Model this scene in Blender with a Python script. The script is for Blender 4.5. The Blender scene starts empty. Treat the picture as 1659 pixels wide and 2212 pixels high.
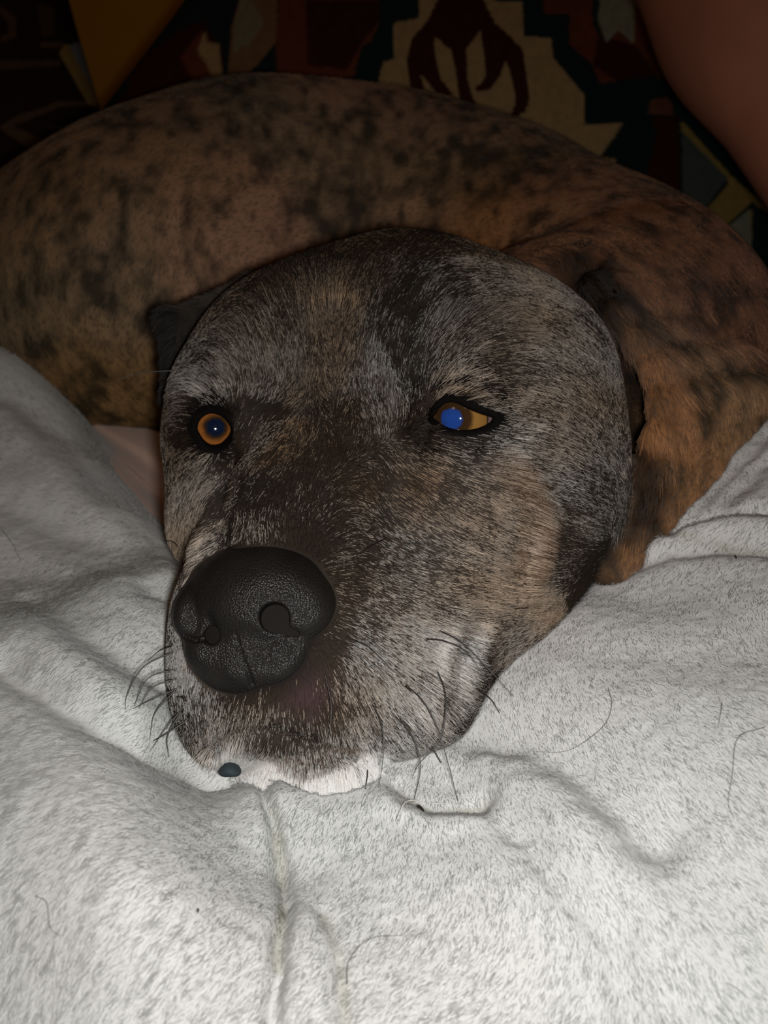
import bpy, math, random
import numpy as np
from mathutils import Vector, Matrix
from mathutils.bvhtree import BVHTree

C = bpy.context.scene.collection
rng = np.random.default_rng(7)
PI = math.pi

# ------------------------------------------------------------------ camera
W, H_, FPX = 1659, 2212, 2100.0
PITCH = math.radians(30)
SEAT = 0.42                                   # top of the sofa seat above the floor
CAM = np.array([0.0, 0.0, SEAT + 0.235])
RX = np.array([1.0, 0, 0])
UP = np.array([0, math.sin(PITCH), math.cos(PITCH)])
FW = np.array([0, math.cos(PITCH), -math.sin(PITCH)])
cd = bpy.data.cameras.new('camera')
cam = bpy.data.objects.new('camera', cd); C.objects.link(cam)
cam.location = CAM; cam.rotation_euler = (PI/2 - PITCH, 0, 0)
cd.sensor_fit = 'HORIZONTAL'; cd.sensor_width = 36.0; cd.lens = 36.0*FPX/W
cd.clip_start = 0.01; cd.clip_end = 20
N_HEAD, N_BODY, N_PILE = 330000, 120000, 640000
cd.dof.use_dof = True; cd.dof.focus_distance = 0.325; cd.dof.aperture_fstop = 18.0
bpy.context.scene.camera = cam

# ------------------------------------------------------------------ world, lights, exposure
sc = bpy.context.scene
sc.view_settings.view_transform = 'Standard'; sc.view_settings.look = 'None'
sc.view_settings.gamma = 1.0; sc.view_settings.use_curve_mapping = False
sc.view_settings.exposure = 0.0
wd = bpy.data.worlds.new('room_glow'); sc.world = wd; wd.use_nodes = True
wd.node_tree.nodes['Background'].inputs[0].default_value = (1.0, 0.62, 0.38, 1)
wd.node_tree.nodes['Background'].inputs[1].default_value = 0.010
def area_light(name, loc, aim, size, power, col):
    ld = bpy.data.lights.new(name, 'AREA'); ld.shape = 'DISK'; ld.size = size; ld.energy = power; ld.color = col
    o = bpy.data.objects.new(name, ld); C.objects.link(o); o.location = loc
    o.rotation_euler = (Vector(aim)-Vector(loc)).to_track_quat('-Z', 'Y').to_euler()
    return o
fl = area_light('phone_flash', CAM - 0.006*UP + 0.014*RX, CAM + FW*0.30 - UP*0.09 + RX*0.012, 0.02, 0.46, (1.0, 0.985, 0.95)); fl.data.spread = math.radians(112)
area_light('room_lamp', (-0.7, -0.3, SEAT+1.5), (0, 0.5, SEAT), 0.35, 1.0, (1.0, 0.52, 0.26))

# ------------------------------------------------------------------ frames
# camera frame (metres): x right, y up, z = depth along the axis
def P(px, py, d):
    return np.array([(px-W/2)/FPX*d, (H_/2-py)/FPX*d, d])
def to_world(q):
    q = np.asarray(q, dtype=np.float64)
    return CAM + q[..., 0:1]*RX + q[..., 1:2]*UP + q[..., 2:3]*FW
def to_cam(w):
    r = np.asarray(w) - CAM
    return np.stack([r@RX, r@UP, r@FW], -1)
def project(q):
    return np.stack([W/2 + q[..., 0]/q[..., 2]*FPX, H_/2 - q[..., 1]/q[..., 2]*FPX], -1)
# head frame (centimetres): f forward to the nose, l towards the dog's left, u up; origin between the eyes
def flip(v): v = np.array(v, float); v[2] = -v[2]; return v/np.linalg.norm(v)
Fh = flip((-.25, -.62, .74)); Lh = np.array((.93, .05, .36))
Lh = flip(Lh); Lh -= Fh*(Lh@Fh); Lh /= np.linalg.norm(Lh)
Uh = np.cross(Fh, Lh); Uh = Uh if Uh[1] > 0 else -Uh
M0 = P(710, 915, 0.36)
HR = np.stack([Fh, Lh, Uh])                   # rows
def Hd(f, l, u): return M0 + (f*Fh + l*Lh + u*Uh)*0.01
def to_head(q): return (q - M0)@HR.T*100.0

# ------------------------------------------------------------------ signed distance tools
def ellip(p, c, r, R=None):
    q = p - c
    if R is not None: q = q@R.T
    r = np.asarray(r)
    k0 = np.linalg.norm(q/r, axis=-1); k1 = np.linalg.norm(q/(r*r), axis=-1)
    return k0*(k0-1)/np.maximum(k1, 1e-9)
def cone(p, a, b, ra, rb):
    ba = b-a; t = np.clip(((p-a)@ba)/(ba@ba), 0, 1)
    return np.linalg.norm(p - a - t[..., None]*ba, axis=-1) - (ra + (rb-ra)*t)
def tri(p, a, b, c, th):
    ba, cb, ac = b-a, c-b, a-c; n = np.cross(ba, ac)
    pa, pb, pc = p-a, p-b, p-c
    inside = (np.sign(pa@np.cross(ba, n)) + np.sign(pb@np.cross(cb, n)) + np.sign(pc@np.cross(ac, n))) < 2
    def e(v, w): t = np.clip((w@v)/(v@v), 0, 1); d = v*t[..., None]-w; return (d*d).sum(-1)
    d2 = np.where(inside, np.minimum(np.minimum(e(ba, pa), e(cb, pb)), e(ac, pc)), (pa@n)**2/(n@n))
    return np.sqrt(d2) - th
def smin(a, b, k):
    h = np.maximum(k-np.abs(a-b), 0)/k
    return np.minimum(a, b) - h*h*k*0.25
def smax(a, b, k): return -smin(-a, -b, k)

#HEAD-BEGIN
HEAD_BALLS = [  # px, py, depth of centre (m), radii along f,l,u (cm), blend (cm)
    (870, 815, .425, (6.4, 6.4, 6.1), 0),
    (640, 830, .412, (4.6, 4.6, 4.6), 2.5),
    (1072, 850, .402, (4.9, 4.95, 4.95), 2.0),
    (1080, 1040, .392, (5.2, 5.1, 5.3), 1.5),
    (980, 1230, .375, (4.7, 4.6, 4.4), 1.5),
    (500, 950, .400, (2.8, 2.7, 2.8), 1.5),
    (505, 1120, .392, (2.6, 2.6, 2.6), 1.5),
    (860, 1440, .345, (3.4, 3.1, 3.2), 1.4),
    (525, 1500, .335, (2.6, 2.1, 2.3), 1.2),
    (700, 1500, .337, (2.6, 2.6, 2.6), 1.2),
    (965, 780, .372, (2.0, 2.2, 1.5), 1.4),
    (490, 830, .392, (1.8, 1.8, 1.5), 1.4),
    (672, 1632, .3280, (2.2, 2.6, .95), 0.2),
]
HEAD_CONES = [  # px,py,d -> px,py,d, radii (cm), blend
    ((740, 1000, .385), (600, 1340, .333), 3.9, 3.5, 1.8),
    ((705, 1000, .362), (590, 1215, .3310), 1.9, 1.9, 1.2),
]
CREASES = [  # pixels along the crease, depth (cm, negative = ridge), half width (cm)
    ([(722, 680), (727, 780), (722, 880), (738, 960)], .32, .32),
    ([(486, 975), (478, 1080), (472, 1180)], .55, .5),
    ([(915, 925), (870, 1000), (835, 1080)], .28, .6),
    ([(905, 660), (875, 740), (880, 810), (905, 880)], .30, .45),
    ([(935, 850), (985, 833), (1040, 842), (1095, 868)], .16, .22),
    ([(425, 884), (450, 868), (480, 868), (515, 895)], .14, .2),
    ([(520, 925), (535, 975), (500, 1000)], .15, .3),
    ([(945, 955), (1020, 966), (1090, 945), (1130, 915)], .10, .2),
    ([(1010, 1330), (965, 1420), (955, 1500)], .10, .3),
    ([(1090, 1000), (1150, 1100), (1130, 1230)], -.22, .6),
    ([(950, 700), (1040, 690), (1120, 720)], -.22, .7),
    ([(800, 760), (850, 830), (850, 890)], -.18, .4),
    ([(640, 760), (660, 860), (640, 940)], -.12, .4),
    ([(452, 1652), (462, 1615), (490, 1590), (530, 1577), (580, 1577), (640, 1597), (720, 1618), (800, 1640), (862, 1650)], .5, .22),
]
def cmrot(q, px, py, d): return (q - P(px, py, d))@HR.T*100.0
EYES = [  # eyeball centre, radius, lid outline, pupil direction (px), iris half angle
    dict(c=P(996, 903, .3560), r=.0125, px=2838,
         lid=[(930, 904), (938, 888), (948, 874), (961, 865), (976, 862), (992, 866), (1010, 875), (1026, 882), (1042, 888), (1058, 893), (1072, 898),
              (1082, 904), (1070, 913), (1055, 923), (1038, 930), (1018, 935), (998, 936), (978, 933), (960, 927), (944, 917)],
         pupil=(976, 905), iris=64, pang=17, ring=33, blue=1.0),
    dict(c=P(464, 926, .3850), r=.0125, px=2838,
         lid=[(420, 926), (424, 908), (434, 896), (446, 889), (458, 887), (473, 890), (486, 898), (498, 911), (506, 927),
              (500, 941), (491, 953), (480, 963), (465, 967), (450, 965), (436, 955), (426, 940)],
         pupil=(466, 923), iris=43, pang=15, ring=21, blue=.10),
]
def poly_sdf(x, y, poly):
    poly = np.asarray(poly, float); d = np.full(x.shape, 1e9); ins = np.zeros(x.shape, bool)
    for i in range(len(poly)):
        ax, ay = poly[i-1]; bx, by = poly[i]
        ex, ey = bx-ax, by-ay; t = np.clip(((x-ax)*ex+(y-ay)*ey)/(ex*ex+ey*ey), 0, 1)
        d = np.minimum(d, np.hypot(x-ax-t*ex, y-ay-t*ey))
        ins ^= ((ay > y) != (by > y)) & (x < (bx-ax)*(y-ay)/(by-ay+1e-12)+ax)
    return np.where(ins, -d, d)
def head_sdf(q):
    d = None
    for px, py, dp, r, k in HEAD_BALLS:
        e = ellip(cmrot(q, px, py, dp), np.zeros(3), r)
        d = e if d is None else smin(d, e, k)
    for a, b, ra, rb, k in HEAD_CONES:
        d = smin(d, cone(q*100, P(*a)*100, P(*b)*100, ra, rb), k)
    for e in EYES:
        rr = np.linalg.norm(q - e['c'], axis=-1)*100
        d = smin(d, rr - e['r']*100 - .22, .9)
    return d*0.01
def trace(fn, px, py, d0=.24, d1=.9):
    """distance along a camera ray to a surface (used to set features on the skin)"""
    px = np.atleast_1d(np.asarray(px, float)); py = np.atleast_1d(np.asarray(py, float))
    dirs = np.stack([(px-W/2)/FPX, (H_/2-py)/FPX, np.ones_like(px)], -1); ln = np.linalg.norm(dirs, axis=1)
    z = np.full(px.shape, d0)
    for _ in range(90):
        s_ = fn(dirs*z[:, None]); z = np.minimum(z + s_/ln*.8, d1)
    return dirs*z[:, None]
_crease = [(trace(head_sdf, *zip(*pts))*100, dep, wd_) for pts, dep, wd_ in CREASES]
_base_head = head_sdf
def head_sdf(q):
    d = _base_head(q)*100; near = d < 2.5
    if near.any():
        qn = q[near]; dn = d[near]; u = project(qn)
        for e in EYES:
            rr = np.linalg.norm(qn - e['c'], axis=-1)*100
            m = rr < 3.3
            if m.any():
                hole = poly_sdf(u[m, 0], u[m, 1], e['lid'])/FPX*qn[m, 2]*100
                front = (qn[m, 2]-e['c'][2])*100
                dn[m] = smax(dn[m], -np.maximum(hole, front), .12)
        for pts, dep, wd_ in _crease:
            m = np.full(len(qn), 1e9)
            for i in range(len(pts)-1): m = np.minimum(m, cone(qn*100, pts[i], pts[i+1], 0, 0))
            dn = dn + dep*np.exp(-(m/wd_)**2)
        d[near] = dn
    return d*0.01
#HEAD-END
BODY = [  # px, py, depth, radius m, blend
    (300, 625, .60, .094, 0), (480, 560, .65, .102, .05), (680, 520, .68, .107, .05), (950, 560, .67, .098, .05),
    (1130, 620, .62, .085, .05), (1300, 690, .56, .078, .04), (1400, 760, .50, .066, .04), (1180, 800, .46, .058, .04),
    (80, 640, .62, .06, .05)]
_ee = [(1275, 612, .408), (1330, 680, .402), (1378, 738, .397), (1414, 800, .392), (1430, 872, .388), (1420, 950, .385), (1396, 1020, .382), (1372, 1085, .379), (1356, 1150, .376), (1325, 1235, .370)]
_eo = [(1330, 600, .44), (1420, 660, .44), (1500, 720, .437), (1600, 770, .435), (1700, 830, .43), (1620, 930, .42), (1560, 1020, .41), (1510, 1090, .40), (1450, 1160, .39), (1380, 1215, .38)]
EAR_L = [t_ for i_ in range(9) for t_ in ((_ee[i_], _ee[i_+1], _eo[i_]), (_ee[i_+1], _eo[i_], _eo[i_+1]))]
EAR_R = [((545, 620, .44), (362, 692, .42), (430, 760, .435)), ((430, 760, .435), (362, 692, .42), (372, 850, .425)), ((430, 760, .435), (372, 850, .425), (450, 890, .43)), ((545, 620, .44), (430, 760, .435), (500, 760, .44))]
GAPPX = [(1228, 585), (1288, 670), (1345, 770), (1376, 880), (1376, 980), (1354, 1065)]
GAP = None
def nose_hull(q):
    def el(px, py, dp, r): return ellip(cmrot(q, px, py, dp), np.zeros(3), r)
    d = el(552, 1286, .3115, (1.85, 2.42, 1.60))
    d = smin(d, el(532, 1392, .3130, (1.8, 1.85, 1.35)), .5)
    d = smin(d, el(612, 1412, .3060, (1.0, .78, .62)), .5)
    d = smin(d, el(664, 1310, .3060, (1.15, .90, .85)), .25)
    d = smin(d, el(455, 1372, .3095, (1.2, .75, .65)), .5)
    d = smin(d, el(640, 1380, .3060, (1.0, .65, .6)), .4)
    d = smin(d, el(422, 1318, .3110, (1.05, .62, .80)), .25)
    return d*.01
def nose_sdf(q):
    c = q*100; d = nose_hull(q)*100
    for a, b, ra, rb, k in NOSE_CUTS: d = smax(d, -cone(c, a*100, b*100, ra, rb), k)
    return d*.01
def dog_sdf(q):
    d = None
    for px, py, dp, r, k in BODY:
        e = np.linalg.norm(q - P(px, py, dp), axis=-1) - r
        d = e if d is None else smin(d, e, k)
    d = smin(d, head_sdf(q), 0.012)
    if GAP is not None:
        g = np.full(len(q), 1e9)
        for i in range(len(GAP)-1): g = np.minimum(g, cone(q, GAP[i], GAP[i+1], 0, 0))
        d = smax(d, -(g-.0140), .004)
    d = smin(d, head_sdf(q), 0.004)
    for t in (EAR_L if GAP is not None else []): d = smin(d, tri(q, *[P(*v) for v in t], 0.004), 0.006)
    for t in EAR_R: d = smin(d, tri(q, *[P(*v) for v in t], 0.004), 0.006)
    near = d < .02
    if near.any(): d = np.array(d); d[near] = smax(d[near], -(nose_hull(q[near])+.0070), .001)
    return d

GAP = trace(dog_sdf, *zip(*GAPPX)); GAP = GAP*(1+.007/GAP[:, 2:3])
def mesh_sdf(fn, lo, hi, h, block=4):
    """sparse evaluation: coarse nodes first, fine ones only near the surface; then polygonise"""
    import openvdb
    lo = np.array(lo); hi = np.array(hi)
    n = np.ceil((hi-lo)/(h*block)).astype(int)
    ax = [lo[i] + (np.arange(n[i])+0.5)*h*block for i in range(3)]
    g = np.stack(np.meshgrid(*ax, indexing='ij'), -1).reshape(-1, 3)
    cd_ = fn(g).astype(np.float32)
    near = np.abs(cd_) < h*block*1.35
    A = np.repeat(np.repeat(np.repeat(cd_.reshape(n), block, 0), block, 1), block, 2)
    idx = np.stack(np.unravel_index(np.nonzero(near)[0], n), -1)*block
    off = np.stack(np.meshgrid(*[np.arange(block)]*3, indexing='ij'), -1).reshape(-1, 3)
    fi = (idx[:, None, :] + off[None]).reshape(-1, 3)
    for s in range(0, len(fi), 400000):
        k = fi[s:s+400000]
        A[k[:, 0], k[:, 1], k[:, 2]] = fn(lo + (k+0.5)*h)
    A[0], A[-1], A[:, 0], A[:, -1], A[:, :, 0], A[:, :, -1] = (0.02,)*6
    A = np.clip(A, -3*h, 3*h)
    gr = openvdb.FloatGrid(3*h); gr.copyFromArray(A)
    res = gr.convertToPolygons(isovalue=0.0, adaptivity=0.0)
    pts, tris, quads = res
    return lo + (pts+0.5)*h, np.asarray(tris), np.asarray(quads)

def new_mesh(name, verts, quads, tris=None, smooth=True):
    me = bpy.data.meshes.new(name)
    nq = len(quads); nt = 0 if tris is None else len(tris)
    me.vertices.add(len(verts)); me.vertices.foreach_set('co', np.asarray(verts, np.float32).ravel())
    loops = np.concatenate([np.asarray(quads).ravel()] + ([np.asarray(tris).ravel()] if nt else [])).astype(np.int32)
    me.loops.add(len(loops)); me.loops.foreach_set('vertex_index', loops)
    st = np.concatenate([np.arange(nq)*4, nq*4+np.arange(nt)*3]).astype(np.int32)
    me.polygons.add(nq+nt); me.polygons.foreach_set('loop_start', st)
    me.update(calc_edges=True)
    if smooth: me.polygons.foreach_set('use_smooth', np.ones(nq+nt, bool))
    me.update(); me.validate()
    return me

v, t, qd = mesh_sdf(dog_sdf, (-.30, -.14, .27), (.30, .27, .84), 0.0015)
me = new_mesh('body', to_world(v), qd, t)
dog_verts = v
def tagged(o, label=None, cat=None, group=None, kind=None):
    for k, x in (('label', label), ('category', cat), ('group', group), ('kind', kind)):
        if x: o[k] = x
    return o
dog = tagged(bpy.data.objects.new('dog', None), 'brindle dog with a greying muzzle lying curled up on the white blanket', 'dog')
C.objects.link(dog); dog.location = (0, .45, SEAT)
def part(name, me, mat, parent, label=None, kind=None):
    o = bpy.data.objects.new(name, me); C.objects.link(o); o.parent = parent
    if parent is not None:
        M = Matrix.Identity(4); p = parent
        while p is not None: M = Matrix.Translation(p.location) @ M; p = p.parent
        o.matrix_parent_inverse = M.inverted()
    if mat is not None and len(me.materials) == 0: me.materials.append(mat)
    if label: o['label'] = label
    if kind: o['kind'] = kind
    return o

# ------------------------------------------------------------------ materials
def principled(name, col, rough=.7, spec=.3, attr=None, coat=0, sheen=0, noise=None, bump=None):
    m = bpy.data.materials.new(name); m.use_nodes = True; nt = m.node_tree; b = nt.nodes['Principled BSDF']
    b.inputs['Base Color'].default_value = (*col, 1); b.inputs['Roughness'].default_value = rough
    b.inputs['Specular IOR Level'].default_value = spec; b.inputs['Coat Weight'].default_value = coat
    b.inputs['Coat Roughness'].default_value = .03
    b.inputs['Sheen Weight'].default_value = sheen
    src = None
    if attr:
        at = nt.nodes.new('ShaderNodeAttribute'); at.attribute_name = attr; src = at.outputs['Color']
    tc = nt.nodes.new('ShaderNodeTexCoord')
    if noise:      # (scale, amount)
        n = nt.nodes.new('ShaderNodeTexNoise'); n.inputs['Scale'].default_value = noise[0]; n.inputs['Detail'].default_value = 4
        nt.links.new(tc.outputs['Object'], n.inputs['Vector'])
        r = nt.nodes.new('ShaderNodeMapRange'); r.inputs['From Min'].default_value = .3; r.inputs['From Max'].default_value = .7
        r.inputs['To Min'].default_value = 1-noise[1]; r.inputs['To Max'].default_value = 1+noise[1]
        nt.links.new(n.outputs['Fac'], r.inputs['Value'])
        mx = nt.nodes.new('ShaderNodeVectorMath'); mx.operation = 'SCALE'
        if src is not None: nt.links.new(src, mx.inputs[0])
        else: mx.inputs[0].default_value = col
        nt.links.new(r.outputs[0], mx.inputs['Scale']); src = mx.outputs[0]
    if src is not None: nt.links.new(src, b.inputs['Base Color'])
    if bump:       # (kind, scale, strength, distance)
        if bump[0] == 'cells':
            t_ = nt.nodes.new('ShaderNodeTexVoronoi'); t_.inputs['Scale'].default_value = bump[1]; o_ = t_.outputs['Distance']
        else:
            t_ = nt.nodes.new('ShaderNodeTexNoise'); t_.inputs['Scale'].default_value = bump[1]; t_.inputs['Detail'].default_value = 3; o_ = t_.outputs['Fac']
        nt.links.new(tc.outputs['Object'], t_.inputs['Vector'])
        bp = nt.nodes.new('ShaderNodeBump'); bp.inputs['Strength'].default_value = bump[2]; bp.inputs['Distance'].default_value = bump[3]
        if bump[0] == 'cells': bp.invert = True
        nt.links.new(o_, bp.inputs['Height']); nt.links.new(bp.outputs[0], b.inputs['Normal'])
    return m
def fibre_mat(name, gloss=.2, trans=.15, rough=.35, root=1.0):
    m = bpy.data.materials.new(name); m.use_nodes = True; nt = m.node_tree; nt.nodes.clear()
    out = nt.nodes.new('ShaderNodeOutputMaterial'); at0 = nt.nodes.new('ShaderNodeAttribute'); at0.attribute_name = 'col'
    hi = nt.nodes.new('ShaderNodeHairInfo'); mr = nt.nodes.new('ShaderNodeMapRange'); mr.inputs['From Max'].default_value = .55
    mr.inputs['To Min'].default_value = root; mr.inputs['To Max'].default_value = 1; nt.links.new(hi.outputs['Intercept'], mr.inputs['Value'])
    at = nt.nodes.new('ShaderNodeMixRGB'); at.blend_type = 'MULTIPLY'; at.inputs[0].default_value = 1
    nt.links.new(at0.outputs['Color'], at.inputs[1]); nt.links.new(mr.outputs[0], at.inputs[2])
    d = nt.nodes.new('ShaderNodeBsdfDiffuse'); nt.links.new(at.outputs['Color'], d.inputs['Color'])
    tr = nt.nodes.new('ShaderNodeBsdfTranslucent'); nt.links.new(at.outputs['Color'], tr.inputs['Color'])
    mx = nt.nodes.new('ShaderNodeMixShader'); mx.inputs[0].default_value = trans
    nt.links.new(d.outputs[0], mx.inputs[1]); nt.links.new(tr.outputs[0], mx.inputs[2])
    h = nt.nodes.new('ShaderNodeBsdfHair'); h.component = 'Reflection'; h.inputs['RoughnessU'].default_value = rough; h.inputs['RoughnessV'].default_value = .8
    mh = nt.nodes.new('ShaderNodeMixRGB'); mh.inputs[0].default_value = .5; mh.inputs[2].default_value = (.6, .6, .6, 1)
    nt.links.new(at.outputs['Color'], mh.inputs[1]); nt.links.new(mh.outputs[0], h.inputs['Color'])
    m2 = nt.nodes.new('ShaderNodeMixShader'); m2.inputs[0].default_value = gloss
    nt.links.new(mx.outputs[0], m2.inputs[1]); nt.links.new(h.outputs[0], m2.inputs[2]); nt.links.new(m2.outputs[0], out.inputs[0])
    return m

# ------------------------------------------------------------------ numpy noise and interpolation
_perm = rng.random((64, 64, 64)).astype(np.float32)
def vnoise(p, scale, seed=0):
    p = np.asarray(p)*scale + seed*7.31; i = np.floor(p).astype(int); f = p-i; f = f*f*(3-2*f); i0 = i & 63; i1 = (i+1) & 63
    x0, y0, z0 = i0[..., 0], i0[..., 1], i0[..., 2]; x1, y1, z1 = i1[..., 0], i1[..., 1], i1[..., 2]
    fx, fy, fz = f[..., 0], f[..., 1], f[..., 2]
    def L(a, b, t): return a+(b-a)*t
    return L(L(L(_perm[x0, y0, z0], _perm[x1, y0, z0], fx), L(_perm[x0, y1, z0], _perm[x1, y1, z0], fx), fy),
             L(L(_perm[x0, y0, z1], _perm[x1, y0, z1], fx), L(_perm[x0, y1, z1], _perm[x1, y1, z1], fx), fy), fz)
def fbm(p, scale, seed=0, n=3):
    a = 0; w = 0
    for k in range(n): a = a + vnoise(p, scale*2**k, seed+k)*.5**k; w += .5**k
    return a/w
def spread(q, pos, val, sig, chunk=40000):
    """smooth blend of values given at 3-D anchor points"""
    out = np.zeros((len(q), val.shape[1])); pos = np.asarray(pos)
    for s_ in range(0, len(q), chunk):
        c = q[s_:s_+chunk]; d2 = (c*c).sum(1)[:, None] + (pos*pos).sum(1)[None] - 2*c@pos.T
        w = np.exp(-np.maximum(d2, 0)/(2*sig*sig)) + 1e-7/(1e-6+np.maximum(d2, 0)**2)*1e-3*sig**4 + 1e-30
        out[s_:s_+chunk] = (w@val)/w.sum(1)[:, None]
    return out

# ------------------------------------------------------------------ coat: anchors read on the skin
COAT = np.array([  # px, py, share of pale hairs, warmth, length mm
 (900,520,.15,.7,6),(760,540,.2,.7,6),(1050,540,.25,.6,6),(650,580,.2,.7,6),(560,640,.25,.6,6),(700,620,.35,.8,6),(720,680,.5,.9,6),(600,700,.4,.5,6),(500,700,.35,.5,6),(450,760,.35,.3,6),
 (520,780,.6,.25,6),(600,800,.6,.3,6),(440,830,.65,.15,6),(680,820,.4,.6,5),(730,800,.45,.8,5),(732,900,.15,.6,5),(800,600,.25,.6,6),(880,650,.10,.2,6),(950,620,.18,.2,6),(850,720,.25,.1,6),
 (870,780,.22,.1,6),(960,700,.3,.15,6),(800,820,.5,.1,5),(850,850,.55,.1,5),(900,780,.2,.1,6),(1050,600,.45,.3,6),(1150,620,.65,.35,6),(1230,680,.55,.35,6),(1180,720,.65,.45,6),(1050,700,.45,.3,6),
 (1280,780,.5,.35,6),(1000,780,.5,.3,6),(1100,780,.4,.4,6),(1000,830,.5,.4,5),(1120,860,.5,.5,5),(1200,860,.45,.5,6),(1300,880,.45,.4,6),(1340,950,.35,.4,6),(885,900,.05,.5,3),(910,940,.04,.5,3),(840,900,.4,.2,5),
 (1000,958,.12,.2,3),(1060,940,.15,.2,3),(1100,945,.6,.15,5),(1200,950,.55,.3,6),(1010,1000,.45,.35,5),(950,1010,.35,.7,5),(900,1000,.3,.7,5),(1050,1060,.65,.35,6),(1150,1050,.5,.3,6),(1250,1050,.4,.1,6),(1300,1100,.3,.2,6),
 (1150,1150,.6,.3,6),(1000,1120,.5,.5,6),(900,1100,.35,.5,6),(1220,1200,.22,.3,6),(1280,1230,.08,.3,6),(1250,1130,.4,.3,6),(1100,1230,.65,.4,6),(1000,1230,.42,.4,6),(900,1200,.45,.2,5),(1150,1300,.7,.5,6),
 (1050,1330,.65,.35,6),(950,1300,.5,.2,5),(850,1280,.45,.15,5),(1100,1400,.65,.3,6),(1000,1400,.75,.2,6),(880,1380,.8,.05,5),(800,1330,.45,.1,4),(760,1230,.18,.3,4),(745,1300,.12,.3,3),(800,1430,.75,.05,5),
 (870,1500,.85,.05,6),(950,1500,.65,.1,6),(1050,1480,.4,.2,6),(880,1590,.75,.05,6),(800,1560,.6,.05,5),(755,1500,.35,.1,4),(930,1580,.6,.1,6),(750,1050,.15,.5,5),(800,1000,.2,.3,5),(700,1100,.12,.2,5),
 (640,1050,.12,.5,5),(600,1130,.2,.1,5),(560,1080,.10,.4,5),(620,960,.3,.9,5),(700,980,.10,.6,5),(560,950,.25,.5,5),(660,1160,.04,.1,4),(540,1160,.35,.1,5),(470,1185,.4,.1,5),(800,1100,.25,.3,5),(420,1050,.65,.4,6),
 (400,1150,.55,.4,6),(450,1000,.5,.3,5),(380,1010,.45,.5,6),(478,1090,.12,.4,5),(390,900,.3,.4,5),(540,930,.08,.3,3),(460,985,.08,.3,3),(518,930,.05,.3,2.5),(405,925,.05,.3,3),(450,1170,.5,.5,5),(390,1380,.8,0,5),(400,1450,.86,0,5),
 (430,1500,.7,0,5),(410,1580,.5,0,6),(480,1550,.25,.1,5),(550,1510,.12,.3,2.5),(640,1500,.06,.6,1.5),(700,1540,.10,.4,2),(690,1450,.05,.5,1.5),(700,1380,.06,.4,2),(470,1595,.85,0,4),(520,1565,.6,0,3.5),(580,1560,.5,0,3),(640,1582,.45,0,3),(740,1606,.5,0,3),
 (505,1622,.97,0,3.0),(545,1642,.98,0,3.0),(600,1652,.98,0,3),(660,1656,.98,0,3),(720,1654,.98,0,3),(790,1654,.97,0,3),(560,1664,.98,0,3.5),(620,1678,.98,0,3.5),(700,1682,.98,0,3.5),(780,1668,.97,0,3.5),(830,1655,.9,.05,3.5),(550,1594,.04,.2,1.5),(600,1600,.04,.2,1.5),(680,1618,.04,.2,1.5),(640,1612,.04,.2,1.5)])
_q = trace(dog_sdf, COAT[:, 0], COAT[:, 1]); COAT_POS = _q; COAT_VAL = COAT[:, 2:5]
FLOW = np.array([  # px, py, image direction the hair lies in
 (518,932,.7,-.6),(512,902,.5,-1),(508,955,.6,.3),(432,884,-.8,-.6),(640,1080,.15,-1),(700,960,.1,-1),(560,1150,-.2,-1),(720,850,.0,-1),(730,700,.05,-1),(760,600,.1,-1),(850,550,.3,-1),(650,600,-.3,-1),(560,680,-.7,-.8),(600,760,-.35,-1),(500,780,-.6,-.9),(440,820,-1,-.3),
 (400,860,-1,.2),(540,880,-.1,-1),(620,900,.1,-1),(820,850,-.1,-1),(860,780,.1,-1),(850,870,-.4,-1),(900,700,.5,-1),(930,820,.2,-1),(980,820,.6,-.7),(1030,830,1,-.1),(1000,720,.8,-.8),(1000,600,.8,-.7),
 (1100,600,1,-.3),(1200,640,1,.1),(1150,720,1,0),(1250,760,1,.3),(1100,800,1,.1),(1150,870,1,.3),(1250,900,1,.4),(1320,850,.8,.5),(1000,980,1,.15),(950,960,.7,.2),(900,1000,.5,.7),(1100,960,1,0),
 (1200,980,1,.2),(1300,1000,1,.4),(880,1100,.6,.9),(950,1080,.8,.7),(1050,1080,1,.5),(1150,1100,1,.4),(1250,1120,1,.3),(800,1100,1,.3),(800,1200,1,.1),(900,1200,1,.2),(1000,1200,1,.4),(1100,1250,1,.2),
 (1200,1230,1,.1),(1200,1300,.9,-.1),(800,1300,1,0),(900,1330,1,.1),(1000,1350,1,.1),(1100,1400,1,.15),(780,1400,.9,.3),(850,1450,.8,.6),(950,1470,.9,.4),(1050,1500,.9,.2),(780,1500,.5,1),(850,1560,.5,1),
 (900,1600,.6,.8),(730,1580,.15,1),(650,1520,0,1),(560,1520,-.2,1),(480,1540,-.4,1),(430,1560,-.3,1),(400,1480,-.5,1),(390,1380,-.8,.6),(740,1150,.6,-.7),(420,1000,-1,.5),(440,1080,-.8,1),(400,1130,-.6,1),
 (450,1160,-.5,.9),(380,950,-.8,.6),(480,1040,-.6,.8),(520,1640,-.5,1),(600,1660,0,1),(700,1660,.1,1),(800,1650,.3,1),(450,700,-1,-.1),(400,760,-.6,.8),(1450,800,.3,1),(1500,950,.2,1),(1400,1100,-.3,1),
 (1600,850,.3,1),(100,450,-.5,1),(60,650,-.1,1),(300,300,-.8,.7),(300,600,-.3,1),(250,850,.3,1),(500,300,-1,.3),(600,450,-1,.5),(750,300,-1,.2),(950,350,-1,0),(900,450,-1,.2),(1100,400,-1,-.3),(1200,450,-1,-.4),
 (1300,500,.4,.9),(1450,550,.5,.9),(1400,650,.6,.8),(1580,680,.6,.9)])
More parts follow.
